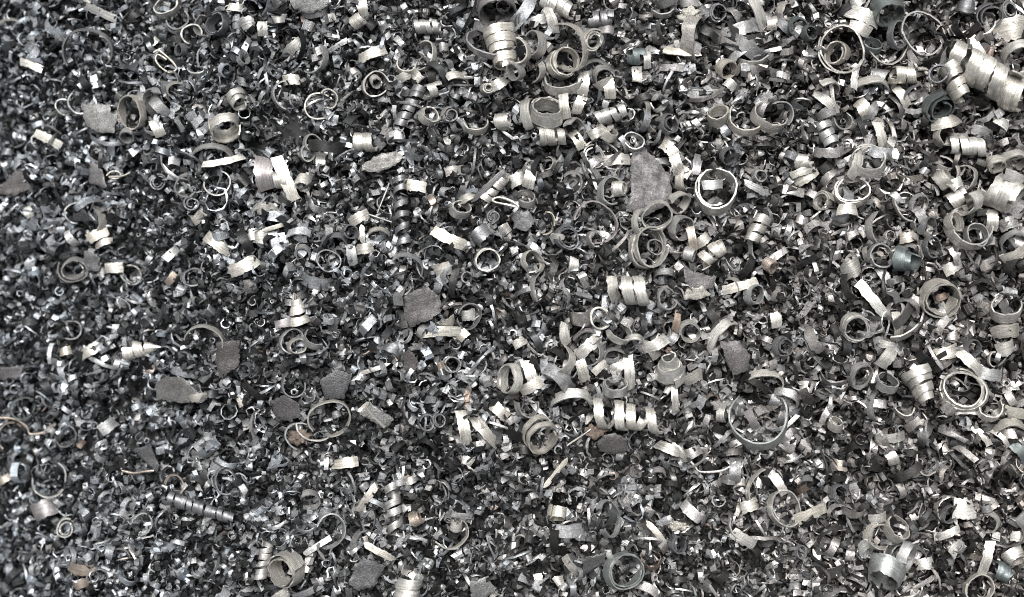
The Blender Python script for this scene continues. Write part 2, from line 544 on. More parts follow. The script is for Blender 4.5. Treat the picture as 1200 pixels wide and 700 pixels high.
s 1054 280 1073 276 12 5 y
c 1084 268 12 10 .7 35 0 90 1 0 d
c 1132 267 27 13 1.3 26 60 0 .92 1 b | large pale curl with smaller loops nested inside on the right | the nested curl
c 1138 278 15 9 .9 28 60 60 .9 0 g
c 1112 262 11 10 1 32 30 120 1 0 b
c 1102 211 11 14 2 55 35 0 .75 1 b
c 1100 206 24 8 .3 38 180 30 1 0 b
c 1128 209 15 8 .5 48 180 20 1 0 b
s 1107 222 1120 214 12 3 b
c 1115 234 8 11 1.6 75 30 0 1 6 w
c 1126 237 16 16 .6 60 200 -60 1 0 b
c 1168 228 19 14 3 60 -35 0 .9 9 b | thick bright coil of overlapping bands near the right edge | the thick edge coil
s 1166 207 1186 216 13 4 w
c 1162 194 9 12 1.3 45 -80 0 .9 1 b
c 1183 190 13 12 .8 42 -90 90 1 0 b
c 1147 192 13 8 .4 40 180 20 1 0 g
s 1158 247 1159 270 13 5 w
s 1170 266 1190 258 14 4 g
c 1184 284 14 9 .8 38 -90 90 1 0 g
s 1174 306 1205 291 14 8 b
s 987 321 1006 309 19 9 b
s 1004 331 1040 373 12 5 w | long bright strip slanting down right below the dark green cone | the slanting bright strip
c 1098 349 24 15 2 25 -60 0 .72 1 b | wide bright nested ring holding a speck of rust on the right | the wide nested ring
s 1096 350 1108 345 8 2 r
c 1090 290 11 8 1 22 0 0 1 0 d
s 1106 319 1125 308 13 4 b
c 170 411 11 12 3.1 84 4 0 .12 11 w | bright smooth cone lying with its tip to the right | the lying cone
s 97 417 118 405 12 4 y
s 72 413 84 410 10 3 y
c 243 402 24 8 .65 26 -100 50 1 0 b | large pale open ring above a purplish flake on the left | the large open ring
f n 3 258,401 282,398 282,427 263,443 255,425
f g 3 184,450 195,441 215,442 225,450 235,460 245,465 240,471 212,472 186,466 | pale jagged flake with a dark shadow under it on the left | the pale jagged flake
s 226 467 243 464 9 3 b
f n 3 3,430 30,428 32,443 5,444
c 85 387 12 7 .7 20 0 0 1 0 d
c 18 512 16 6 .62 25 0 120 1 0 o | orange curled shaving at the left edge | the orange curl
w o 1.6 -2,490 12,488 26,491 36,500 40,508 58,506
c 30 478 13 8 1 30 0 0 1 0 k
c 80 510 11 7 .8 25 0 0 1 0 d
s 94 524 100 516 6 1 r
s 280 472 292 465 11 2 b
s 120 505 136 492 14 3 g
c 351 363 11 12 3.0 78 96 0 .3 10 w | bright silvery cone pointing up in the left half | the upright bright cone
s 326 381 346 376 10 3 n
c 350 405 9 10 1.1 25 0 0 1 1 b
c 343 400 14 8 .8 25 0 150 1 0 g
c 370 397 13 8 .6 55 60 200 1 0 g
c 387 490 22 8 .88 16 -60 60 1 0 b | large thin pale ring below a rough flake left of centre | the large thin ring
c 373 494 22 5 .32 15 0 240 1 0 b
f n 3.5 473,348 486,341 501,336 517,348 519,364 503,376 482,384 474,370 | rough grey flake with a toothed lower edge above a cream strip | the toothed flake
s 492 391 541 389 12 2 y | cream T-shaped strip below the toothed flake | the cream T strip
s 520 384 532 374 13 3 y
s 538 398 548 388 10 2 y
c 549 371 14 8 .9 25 0 0 1 0 d
s 541 370 556 368 13 4 w
f n 3 472,414 480,409 491,422 486,439 473,432
c 444 432 23 4 .25 22 90 78 1 0 r
s 424 437 456 426 5 1 b
f d 4 376,445 396,432 413,440 404,466 384,468 | dark ragged flake above the large thin ring | the dark ragged flake
f g 4 422,484 434,470 463,490 453,502
s 421 482 434 471 5 1 y
s 430 476 452 500 3 1 b
f n 3 318,470 335,462 352,472 355,486 342,494 324,490
l r 352 512 14 9
c 352 510 16 7 .6 25 0 150 1 0 g
s 540 482 547 521 13 7 b
s 555 489 583 521 13 8 b
s 576 473 594 489 13 4 b
c 514 491 9 8 1.5 15 0 0 .6 1 d
c 500 494 9 7 1 15 0 0 1 0 d
c 530 427 9 7 .9 20 0 0 1 0 g
s 514 430 521 427 8 2 o
c 597 443 16 12 1.2 52 178 0 1 4 w | bright standing ring left of a twisted bright strip | the standing ring
c 345 450 14 7 .7 20 0 240 1 0 d
s 617 423 630 454 14 6 w
s 610 458 634 446 13 4 w
s 602 405 615 397 11 2 w
c 702 373 12 7 1.8 12 0 0 .95 1 b | small round double ring above a linked chain of strips | the small double ring
c 725 389 14 10 .7 38 60 -60 1 0 b
s 662 379 664 404 13 4 w
c 687 402 18 6 .4 35 -90 90 1 0 n
c 655 421 18 12 .6 48 150 -20 1 0 b
s 676 417 701 396 14 5 b
s 678 422 685 447 13 3 b
c 690 410 18 9 .35 42 180 -10 1 0 g
s 695 437 711 424 9 2 b
c 669 474 24 12 .42 52 -90 90 1 0 w | bright arched strip below the linked strips | the bright arch
c 720 453 13 13 1.2 50 90 0 .88 1 g
s 718 436 728 422 14 4 w
s 735 414 738 456 12 6 b
c 722 420 13 6 .5 30 -90 90 1 0 g
c 735 486 18 11 3.6 76 -6 0 .72 19 w | big bright open spring with wide coils below centre | the big open spring
c 785 432 17 11 4.4 48 96 0 .4 6 b | pale beehive-shaped cone of stacked coils with rust on top | the beehive cone
l r 783 411 4 4
s 800 448 821 436 14 6 b
s 750 409 781 396 13 8 w
c 742 401 11 8 .5 52 -90 100 1 0 b
s 783 403 792 391 9 3 g
s 789 451 791 481 8 4 w
s 795 361 790 388 8 3 r
c 807 388 12 10 1 26 -80 0 1 1 b
c 849 401 25 13 .32 48 -40 135 1 0 w | broad bright arched strip right of the beehive cone | the broad bright arch
f n 3.5 842,400 865,399 877,415 875,432 857,440 850,425 | dark grey vertical flake beside the broad bright arch | the dark vertical flake
c 893 452 24 10 .42 42 -90 70 1 0 b
c 886 488 34 14 .76 40 110 262 1 0 e -4 | very large open loop like a heart right of the open spring | the heart-shaped loop
s 876 481 885 501 10 4 n
c 846 486 9 10 .5 60 0 150 1 0 b
c 632 508 19 8 2.2 38 -60 0 .93 11 b | pair of stacked pale rings below the bright arch | the stacked ring pair
l r 698 505 12 8
f n 4 699,518 708,508 722,507 734,514 735,526 718,532 702,528
w b 1.1 664,522 678,512 692,502
s 770 520 798 530 12 7 b
c 618 472 15 9 .55 30 0 -90 1 0 g
c 1000 384 17 6 3 18 -60 0 .86 3 b | neat ring of several tight coils below the orange tube's right | the neat multi-coil ring
c 1012 380 14 4 .5 15 0 0 1 0 g
c 1050 372 30 11 .3 38 120 -45 1 0 b
s 1047 366 1052 394 12 6 w
c 1126 456 26 8 3.3 18 150 0 .76 3 b | large round coil of nested rings near the right edge | the large nested coil
s 1120 411 1146 436 13 6 b
s 1091 416 1119 409 14 5 b
s 1139 436 1171 441 14 6 g
c 1155 478 14 10 .7 32 90 270 1 0 b
c 1177 362 16 15 .7 46 100 250 1 0 b
s 1161 391 1193 387 16 7 b
s 1167 411 1187 404 16 6 w
c 1164 421 8 4 .6 15 0 200 1 0 w
c 1072 450 19 13 3.6 70 -72 0 .4 10 b | bright conical clump of overlapping bands left of the large nested coil | the conical clump
s 1049 406 1029 429 15 6 b
c 1036 448 12 11 1.2 46 80 0 1 1 g
s 1027 402 1049 407 9 4 w
c 1030 475 17 9 .4 42 0 180 1 0 g
s 937 453 951 454 13 3 w
c 977 497 8 12 1.5 50 90 0 .7 1 b
s 1026 513 1059 510 11 7 b
c 1178 509 20 13 .52 42 -90 100 1 0 b
s 1175 480 1203 485 13 3 y
s 1172 509 1192 506 12 5 w
s 1138 501 1158 521 8 3 w
c 916 406 13 8 1.6 30 0 0 .6 1 d
c 1005 440 14 10 1 32 -45 0 1 0 g
s 908 366 909 384 13 2 w
c 1137 408 10 7 1 25 0 0 1 0 d
c 1058 478 12 8 .5 32 90 270 1 0 b
s 1176 453 1190 450 12 3 w
c 64 560 20 7 .7 22 0 -60 1 0 g | grey open ring in the lower left | the lower left ring
s 42 601 66 592 20 8 n
c 79 617 11 8 1.8 20 0 0 .5 1 b
s 84 662 111 668 13 6 o | brownish copper-toned block-like strip near the bottom left | the copper-toned strip
s 90 686 104 682 10 4 o
c 235 593 7.2 7.2 11 87 -17 0 .72 7.4 d | long tight dark spring like a screw thread in the lower left | the screw-like spring
c 206 567 11 5 .6 30 0 60 1 0 o
w o 1.4 145,551 158,554 170,552 182,551
f d 3 160,525 180,520 188,545 184,553 172,540
c 268 562 15 7 .7 20 0 200 1 0 d
s 2 565 12 558 9 2 o
c 167 613 12 7 .7 25 0 30 1 0 g
c 338 664 21 19 1.9 38 195 0 .78 2 b | large pale bowl-shaped roll opening left at the bottom | the bottom bowl
s 317 706 341 689 12 4 b
c 387 620 18 9 .7 20 0 30 1 0 g | grey rough-edged open ring right above the bottom bowl | the rough open ring
s 358 648 388 630 7 2 g
c 477 686 13 12 3 85 -110 0 1 14 b | bright thick cylinder of coils at the bottom edge | the bottom cylinder
s 345 698 378 685 8 2 d
s 427 636 463 656 8 4 y
f d 4 410,680 425,650 453,662 440,685 420,690
c 489 607 8 12 2 76 20 0 .85 7 o
c 463 595 9 8.5 4 78 -80 0 1 14 g 4 | loose vertical coil of pale bands above the bottom cylinder | the pale band coil
l o 476 561 6 5
s 477 564 486 561 9 2 w
c 528 622 20 7 .6 26 0 -40 1 0 b
c 535 614 6 10 1.4 70 80 0 1 3 w
s 391 544 420 540 13 5 y
f g 3 551,680 572,674 580,690 568,702 553,698
c 311 655 6 6 5 85 -100 0 1 8 g
c 364 585 11 9 .7 32 -60 0 1 0 g
s 441 569 420 599 9 3 b
s 423 635 431 631 9 2 w
s 542 538 554 542 10 2 w
s 637 571 665 537 6 1 y | straight pale wood-like splinter below the stacked ring pair | the pale splinter
c 652 600 11 13 1.3 62 -100 0 .7 1 y | small cream cup-shaped chip below the pale splinter | the cream cup
c 730 667 22 15 2 26 15 0 .85 2 e | big greenish grey double ring at the bottom edge | the greenish ring
f d 3 682,652 710,645 708,658 682,675
s 661 651 678 673 10 5 b
w b 1.4 802,534 813,545 820,552 845,550 860,540 | thin pale wire bent like a bracket below the open spring | the bent wire
s 786 522 802 540 13 4 b
s 803 533 820 526 12 4 g
c 770 557 10 8 .5 42 -90 80 1 0 n
c 896 574 25 6 .5 22 0 120 1 0 b
c 917 595 20 9 1.3 25 30 0 .95 1 b | thick pale ring among bright strips below the heart-shaped loop | the thick pale ring
s 868 595 887 588 14 5 w
c 880 606 27 5 .3 15 0 230 1 0 b
s 857 623 884 638 14 3 w
c 712 606 21 7 .8 55 10 0 1 0 g
s 757 611 779 637 7 3 y
l y 795 615 10 6
s 630 672 632 684 10 2 w
s 650 682 660 678 11 2 b
c 793 636 11 8 1.4 30 0 0 .7 1 d
s 903 555 918 578 11 4 w
s 931 609 967 594 13 5 y | cream-toned strip right of the thick pale ring | the right cream strip
c 981 578 11 8 1.2 20 0 0 .9 1 d
s 975 543 991 546 12 3 o
s 1116 595 1139 595 24 2 b | squarish pale strip standing out on fine dark swarf lower right | the squarish strip
c 1025 627 16 10 1.1 32 0 0 1 1 b
c 1046 619 13 13 1.2 46 60 0 1 1 b
c 1055 650 17 12 1 56 -20 0 1 1 g
c 1033 667 20 22 1.3 60 -120 0 1 2 e | big pale greenish cylinder band near the bottom right | the big cylinder band
s 1001 641 1014 631 14 3 w
s 1015 606 1035 603 11 5 b
s 1073 662 1092 658 13 4 w
c 1145 688 17 7 1.1 10 0 0 1 1 b | thin pale ring round a dark hollow at the bottom right | the bottom right ring
s 1158 633 1149 673 11 4 b
c 1173 668 9 12 2 80 -25 0 1 10 k
c 1184 650 11 11 2 52 -60 0 .8 3 b
s 1186 615 1206 600 14 5 g
s 1184 628 1204 628 12 4 w
c 1109 602 10 8 1.2 20 0 0 .8 1 d
c 1156 612 12 8 .5 40 200 0 1 0 b
c 1086 541 16 4 .6 15 0 -90 1 0 b
s 1039 527 1047 544 13 4 b
s 1186 520 1203 538 14 3 k
s 1112 649 1125 635 12 3 w
c 1062 690 12 8 .5 40 90 250 1 0 b
s 1098 630 1122 618 9 4 b
"""

# ------------------------------------------------------------------ build the ground under the heap
def build_bed():
    xs = np.linspace(-1000, 1000, 126); ys = np.linspace(-650, 650, 84)
    gx, gy = np.meshgrid(xs, ys, indexing='ij')
    gz = bed(gx, gy) - 31.0
    V = np.stack([gx, gy, gz], 2).reshape(-1, 3)
    ny = len(ys)
    F = [(i * ny + j, (i + 1) * ny + j, (i + 1) * ny + j + 1, i * ny + j + 1) for i in range(len(xs) - 1) for j in range(ny - 1)]
    o = mesh_obj("ground", V, F, M_BED, base=(0, 0, 0))
    o["kind"] = "structure"
build_bed()

# ------------------------------------------------------------------ single shavings
def jitter(col, a=.07):
    k = 1 + random.uniform(-a, a); h = random.uniform(-.02, .02)
    return (col[0] * (k + h), col[1] * k, col[2] * (k - h))

def build_flake(pts, th):
    P = []
    for px, py in pts:
        x, y, _ = to_plane(px, py); P.append((x, y))
    P = np.array(P); m = len(P)
    out = []
    for i in range(m):                                            # finer, torn outline
        a, b = P[i], P[(i + 1) % m]
        k = max(2, int(np.linalg.norm(b - a) / 2.2))
        for j in range(k):
            out.append(a + (b - a) * j / k + rng.normal(0, .6, 2))
    out = np.array(out); c = P.mean(0); n = len(out)
    soft = out.copy()
    for _ in range(6): soft = (soft + np.roll(soft, 1, 0) + np.roll(soft, -1, 0)) / 3
    rings = [1.0, .86, .66, .45, .24]
    tl = rng.normal(0, .10, 2); q = rng.uniform(0, 6, 6)
    def top(x, y):
        u, v = x - c[0], y - c[1]
        return u * tl[0] + v * tl[1] + .5 * np.sin(u * .12 + q[0]) + .5 * np.sin(v * .14 + q[1]) 
    V = []
    for side in (1, -1):
        for r in rings:
            p = c + ((out if r == 1 else soft) - c) * r
            z = top(p[:, 0], p[:, 1]) + side * th * .5 * (1 if r < 1 else .7) + rng.normal(0, .30, n) * (1.0 if r == 1 else 0.0)
            V += np.column_stack([p, z]).tolist()
        V.append([c[0], c[1], float(top(c[0], c[1])) + side * th * .5])
    half = n * len(rings) + 1
    F = []
    for s in (0, 1):
        o = s * half
        for k in range(len(rings) - 1):
            for i in range(n):
                j = (i + 1) % n
                f = (o + k * n + i, o + k * n + j, o + (k + 1) * n + j, o + (k + 1) * n + i)
                F.append(f if s == 0 else f[::-1])
        for i in range(n):
            j = (i + 1) % n
            f = (o + (len(rings) - 1) * n + i, o + (len(rings) - 1) * n + j, o + half - 1)
            F.append(f if s == 0 else f[::-1])
    for i in range(n):
        j = (i + 1) % n
        F.append((i, half + i, half + j, j))
    return np.array(V), F

def build_wire(pts, r):
    P = np.array([to_plane(*p)[:2] for p in pts])
    m = len(P); ts = np.linspace(0, m - 1, (m - 1) * 5 + 1)
    Q = []
    for t in ts:                                                  # Catmull-Rom
        i = min(int(t), m - 2); f = t - i
        p0, p1, p2, p3 = P[max(i - 1, 0)], P[i], P[i + 1], P[min(i + 2, m - 1)]
        Q.append(.5 * (2 * p1 + (p2 - p0) * f + (2 * p0 - 5 * p1 + 4 * p2 - p3) * f * f + (3 * p1 - p0 - 3 * p2 + p3) * f ** 3))
    Q = np.array(Q); n = len(Q)
    z = 2 * np.sin(np.linspace(0, 5, n) + rng.uniform(0, 6))
    path = np.column_stack([Q, z]); tg = unit(np.gradient(path, axis=0))
    sd = unit(np.cross(tg, [0, 0, 1])); up = np.cross(sd, tg)
    V, F = [], []
    for k in range(6):
        a = k * math.pi / 3
        V.append(path + (sd * math.cos(a) + up * math.sin(a) * .75) * (r * (1 + .2 * np.sin(np.arange(n) * .6)))[:, None])
    V = np.stack(V, 1).reshape(-1, 3)
    for i in range(n - 1):
        for k in range(6):
            F.append((i * 6 + k, i * 6 + (k + 1) % 6, i * 6 + 6 + (k + 1) % 6, i * 6 + 6 + k))
    F.append((5, 4, 3, 2, 1, 0)); e = (n - 1) * 6; F.append(tuple(range(e, e + 6)))
    return V, F

def build_lump(px, py, rx, ry):
    x, y, k = to_plane(px, py)
    nu, nvv = 26, 15
    V, F = [], []
    q = rng.uniform(0, 6, 8)
    for j in range(nvv):
        th = math.pi * (j + .5) / nvv
        for i in range(nu):
            ph = 2 * math.pi * i / nu
            d = np.array([math.sin(th) * math.cos(ph), math.sin(th) * math.sin(ph), math.cos(th)])
            r = 1 + .3 * math.sin(3 * d[0] * 2 + q[0]) * math.sin(5 * d[1] + q[1]) + .2 * math.sin(9 * d[0] + q[2]) * math.sin(8 * d[1] + q[3]) + rng.normal(0, .06)
            V.append([x + d[0] * rx * r, y + d[1] * ry * r, d[2] * min(rx, ry) * .6 * r])
    for j in range(nvv - 1):
        for i in range(nu):
            F.append((j * nu + i, (j + 1) * nu + i, (j + 1) * nu + (i + 1) % nu, j * nu + (i + 1) % nu))
    F.append(tuple(range(nu))[::-1]); F.append(tuple((nvv - 1) * nu + i for i in range(nu)))
    return np.array(V), F

rows = []
for line in TABLE.strip().splitlines():
    parts = [p.strip() for p in line.split('|')]
    tok = parts[0].split()
    rec = dict(t=tok[0], a=tok[1:], label=parts[1] if len(parts) > 1 else None, short=parts[2] if len(parts) > 2 else None)
    rows.append(rec)

def size_key(r):
    if r['t'] == 'f': return (0, 0)
    if r['t'] == 'l': return (1, 0)
    if r['t'] == 'c': return (2, -float(r['a'][2]))
    if r['t'] == 'w': return (3, 0)
    return (4, -float(r['a'][4]))
rows.sort(key=size_key)

for r in rows:
    t, a = r['t'], r['a']
    if t == 'c':
        x, y, R, w, turns, tilt, az, mid, taper, pitch = map(float, a[:10]); tone = a[10]
        r['pos'] = (x, y); r['size'] = R
        X, Y, k = to_plane(x, y)
        th = (1.35 + .018 * R) * k
        if turns >= 2 and pitch >= 6 and tilt > 60: w = min(w, (.9 if taper > .68 else 1.0) * pitch)
        path, wd, nd = helix(R * k, w * k, turns, tilt, az, mid, taper, pitch * k, th)
        path = path - (path.max(0) + path.min(0)) / 2 * np.array([1, 1, 1]) if turns >= .9 else path
        V, F, UV = ribbon(path + np.array([X, Y, 0]), wd, nd, w * k, th)
        V = settle(V, 1.5 + .09 * R + (float(a[11]) if len(a) > 11 else 0))
        if turns >= 2 and pitch >= 4:
            kind, name = ('cone-shaped coil', 'conical_coil') if taper < .68 else ('coiled spring', 'coiled_spring')
        elif turns >= 1.35 and taper < .8: kind, name = 'spiral curl', 'spiral_curl'
        elif turns >= .85: kind, name = 'ring-shaped curl', 'ring_curl'
        else: kind, name = 'open curl', 'open_curl'
        o = mesh_obj(name, V, F, M_RIBBON, UV, jitter(COL[tone]))
        big = R; cat = 'metal spring' if 'coil' in name else 'metal curl'
        szw = 'tiny' if R < 9 else 'small' if R < 12.5 else 'medium-sized' if R < 18.5 else 'large'
    elif t == 's':
        x0, y0, x1, y1, w, bow = map(float, a[:6]); tone = a[6]
        r['pos'] = ((x0 + x1) / 2, (y0 + y1) / 2); r['size'] = math.hypot(x1 - x0, y1 - y0) / 2
        A = np.array(to_plane(x0, y0)); B = np.array(to_plane(x1, y1)); k = A[2]
        n = 16; tt = np.linspace(0, 1, n)
        d = unit(B[:2] - A[:2]); side = np.array([-d[1], d[0]])
        sway = rng.normal(0, .03) * np.linalg.norm(B[:2] - A[:2])
        xy = A[:2] + (B[:2] - A[:2]) * tt[:, None] + side * (4 * tt * (1 - tt) * sway)[:, None]
        sgn = 1 if bow >= 4 else random.choice((1, 1, -1))
        z = sgn * bow * k * 1.25 * 4 * tt * (1 - tt) + rng.normal(0, .10) * (tt - .5) * np.linalg.norm(B[:2] - A[:2])
        path = np.column_stack([xy, z]); tg = unit(np.gradient(path, axis=0))
        roll = rng.normal(0, .22) + rng.normal(0, .25) * (tt - .5)
        s3 = unit(np.cross([0, 0, 1], tg)); up = np.cross(tg, s3)
        wd = s3 * np.cos(roll)[:, None] + up * np.sin(roll)[:, None]
        nd = np.cross(tg, wd)
        V, F, UV = ribbon(path, wd, nd, w * k, 1.4 * k, crown=.04, taper_ends=w < 9 and w > 4 and random.random() < .5)
        V = settle(V, 1.0)
        kind, name = ('bent strip', 'bent_strip') if bow >= 4 else ('flat strip', 'flat_strip')
        o = mesh_obj(name, V, F, M_RIBBON, UV, jitter(COL[tone]))
        cat = 'metal strip'
        L = r['size'] * 2
        szw = 'short' if L < 19 else 'longish' if L < 32 else 'long'
    elif t == 'f':
        tone = a[0]; pts = [tuple(map(float, p.split(','))) for p in a[2:]]
        r['pos'] = tuple(np.mean(pts, 0)); r['size'] = float(np.ptp(np.array(pts), axis=0).max()) / 2
        V, F = build_flake(pts, float(a[1])); V = settle(V, -1.5)
        kind, name, cat = 'rough flake', 'rough_flake', 'metal flake'
        o = mesh_obj(name, V, F, M_FLAKE, None, jitter(np.array(COL[tone]) * {'n': .23, 'g': .32, 'd': .36, 'b': .42}[tone]), sharp=60)
        szw = 'small' if r['size'] < 13 else 'medium-sized'
    elif t == 'w':
        tone = a[0]; pts = [tuple(map(float, p.split(','))) for p in a[2:]]
        r['pos'] = tuple(np.mean(pts, 0)); r['size'] = 10
        V, F = build_wire(pts, float(a[1])); V = settle(V, -.5)
        kind, name, cat = 'thin wire thread', 'wire_thread', 'wire'
        o = mesh_obj(name, V, F, M_FLAKE, None, jitter(COL[tone]), sharp=80)
        szw = 'loose'
    else:
        tone = a[0]; x, y, rx, ry = map(float, a[1:5])
        r['pos'] = (x, y); r['size'] = rx
        V, F = build_lump(x, y, rx, ry); V = settle(V, 2)
        kind, name, cat = 'crumbly crust', 'crumbly_crust', 'crust'
        o = mesh_obj(name, V, F, M_CRUST, None, jitter(np.array(COL[tone]) * (.62 if tone == 'y' else .55)), sharp=50)
        szw = 'small'
    r.update(o=o, kind=kind, tone=tone, szw=szw)
    o['category'] = cat
    o['group'] = {'metal curl': 'loose curls on the swarf', 'metal spring': 'coiled shavings on the swarf', 'metal strip': 'strips on the swarf',
                  'metal flake': 'rough flakes on the swarf', 'wire': 'wire threads on the swarf', 'crust': 'crusts on the swarf'}[cat]

# labels: landmarks have their own words, the others are told apart by look and by the landmark they lie beside
DIRS = ['right of', 'above and right of', 'above', 'above and left of', 'left of', 'below and left of', 'below', 'below and right of']
used = set()
marks = [r for r in rows if r['label']]
for r in marks:
    r['o']['label'] = r['label']; used.add(r['label'])
for r in sorted([r for r in rows if not r['label']], key=lambda q: -q['size']):
    near = sorted(marks, key=lambda m: math.hypot(m['pos'][0] - r['pos'][0], m['pos'][1] - r['pos'][1]))
    opts = []
    for m in near[:5]:
        dx, dy = r['pos'][0] - m['pos'][0], m['pos'][1] - r['pos'][1]
        dist = math.hypot(dx, dy)
        where = DIRS[int(round(math.degrees(math.atan2(dy, dx)) / 45)) % 8]
        if dist < .6 * m['size']: where = 'touching the middle of'
        far = 'close' if dist < m['size'] + r['size'] + 12 else 'a little' if dist < 70 else 'well'
        if where.startswith('touching'): far = 'lying'
        opts.append(f"{r['szw']} {CWORD[r['tone']]} {r['kind']} {far} {where} {m['short']}")
    m2 = near[1]['short']
    opts.append(f"{r['szw']} {CWORD[r['tone']]} {r['kind']} between {near[0]['short']} and {m2}")
    lab = next((x for x in opts if x not in used and len(x.split()) <= 16), None)
    if lab is None:
        lab = f"{r['szw']} {CWORD[r['tone']]} {r['kind']} beside {near[0]['short']}, second of two alike"
        print("second-choice label:", lab)
    used.add(lab); r['o']['label'] = lab

# ------------------------------------------------------------------ the fine swarf, far too many to count: one mesh
def sheet(path, wd, nd, w, th, thick):
    n = len(path); hw = w / 2
    if thick:
        P = np.stack([path - wd * hw + nd * th / 2, path + wd * hw + nd * th / 2, path + wd * hw - nd * th / 2, path - wd * hw - nd * th / 2], 1)
        F = [(i * 4 + k, i * 4 + (k + 1) % 4, i * 4 + 4 + (k + 1) % 4, i * 4 + 4 + k) for i in range(n - 1) for k in range(4)]
        F += [(3, 2, 1, 0), tuple((n - 1) * 4 + k for k in range(4))]
    else:
        P = np.stack([path - wd * hw, path + wd * hw], 1)
        F = [(i * 2, i * 2 + 1, i * 2 + 3, i * 2 + 2) for i in range(n - 1)]
    return P.reshape(-1, 3), F

def template(kind, thick):
    th = .7
    if kind == 'curl':
        R = rng.uniform(2.0, 5.2); w = rng.uniform(2.2, 6.0); tn = rng.uniform(.4, 1.4)
        p, wd, nd = helix(R, w, tn, 0, 0, 0, rng.uniform(.7, 1), rng.uniform(0, 2.5), th, segs=8)
    elif kind == 'strip':
        L = rng.uniform(7, 18); R = rng.uniform(5, 14); w = rng.uniform(2.8, 7)
        p, wd, nd = helix(R, w, L / (6.28 * R), 0, 0, 0, 1, 0, th, segs=5)
        p = p - p.mean(0)
    elif kind == 'twist':
        n = 6; L = rng.uniform(7, 17); s = np.linspace(-.5, .5, n)
        bend = rng.uniform(.8, 3.2); tw = rng.normal(0, 2.0)
        ang = bend * s
        p = np.stack([np.sin(ang) * L / bend, (1 - np.cos(ang)) * L / bend, rng.normal(0, 1.2) * s], 1)
        tg = unit(np.gradient(p, axis=0)); z = np.array([0, 0, 1.0])
        b0 = unit(z - tg * (tg @ z)[:, None]); n0 = np.cross(tg, b0); ro = tw * s
        wd = b0 * np.cos(ro)[:, None] + n0 * np.sin(ro)[:, None]; nd = np.cross(tg, wd)
        prof = np.interp(s, [-.5, -.2, .2, .5], [rng.uniform(.1, .8), 1, 1, rng.uniform(.1, .8)])
        wd = wd * prof[:, None]; w = rng.uniform(2.0, 5.4)
    elif kind == 'thread':
        R = rng.uniform(6, 13); w = rng.uniform(1.0, 2.0)
        p, wd, nd = helix(R, w, rng.uniform(.25, .6), 0, 0, 0, 1, 0, .8, segs=8)
        p = p - p.mean(0)
    elif kind == 'spring':
        R = rng.uniform(2.6, 4.2)
        p, wd, nd = helix(R, 4.2, rng.uniform(1.5, 2.6), 0, 0, 0, rng.uniform(.6, 1), 5, th, segs=17)
    elif kind == 'midcurl':
        R = rng.uniform(4.6, 8.0); w = rng.uniform(3.5, 8.5)
        p, wd, nd = helix(R, w, rng.uniform(.35, 1.5), 0, 0, 0, rng.uniform(.6, 1), rng.uniform(0, 4), .9, segs=13)
    elif kind == 'loop':
        R = rng.uniform(7.5, 12); w = rng.uniform(4, 8)
        p, wd, nd = helix(R, w, rng.uniform(.35, 1.1), 0, 0, 0, rng.uniform(.75, 1), rng.uniform(0, 2), 1.0, segs=18)
    else:                                                        # shard: small uneven plate
        n = 6; ang = np.sort(rng.uniform(0, 6.28, n)); r = rng.uniform(2.5, 5.5, n)
        top = np.column_stack([r * np.cos(ang), r * np.sin(ang) * .7, rng.normal(.5, .35, n)])
        bot = top * [.95, .95, 1] - [0, 0, 1.1]
        V = np.concatenate([top, bot, [[0, 0, .9]]])
        F = [(i, (i + 1) % n, 2 * n) for i in range(n)] + [(i, i + n, (i + 1) % n + n, (i + 1) % n) for i in range(n)] + [tuple(range(2 * n - 1, n - 1, -1))]
        return V, F
    w_arr = w if kind != 'spring' else 4.2
    return sheet(p, wd, nd, w_arr, th, thick)

def rand_rot(n, flat):
    q = rng.normal(0, 1, (n, 4))
    q[:, 1:3] *= flat                                             # flat<1: chips tend to lie down
    q /= np.linalg.norm(q, axis=1, keepdims=True)
    a, b, c, d = q.T
    return np.stack([np.stack([1 - 2 * (c * c + d * d), 2 * (b * c - a * d), 2 * (b * d + a * c)], 1),
                     np.stack([2 * (b * c + a * d), 1 - 2 * (b * b + d * d), 2 * (c * d - a * b)], 1),
                     np.stack([2 * (b * d - a * c), 2 * (c * d + a * b), 1 - 2 * (b * b + c * c)], 1)], 1)

def lie_rot(n, spread):
    """chips on their side: the local z axis is thrown near the horizontal, a broad face up"""
    az = rng.uniform(0, 6.28, n); el = rng.normal(0, spread + .15, n)
    up = rng.uniform(0, 1, n) < spread * .7
    el = np.where(up, rng.uniform(.5, 1.5, n), el)
    z = np.stack([np.cos(el) * np.cos(az), np.cos(el) * np.sin(az), np.sin(el)], 1)
    x = np.stack([-np.sin(el) * np.cos(az), -np.sin(el) * np.sin(az), np.cos(el)], 1)       # bulge upward
    ro = np.where(rng.uniform(0, 1, n) < .62, rng.normal(0, .55, n), rng.uniform(-3.14, 3.14, n))
    y = np.cross(z, x)
    x2 = x * np.cos(ro)[:, None] + y * np.sin(ro)[:, None]
    return np.stack([x2, np.cross(z, x2), z], 2)

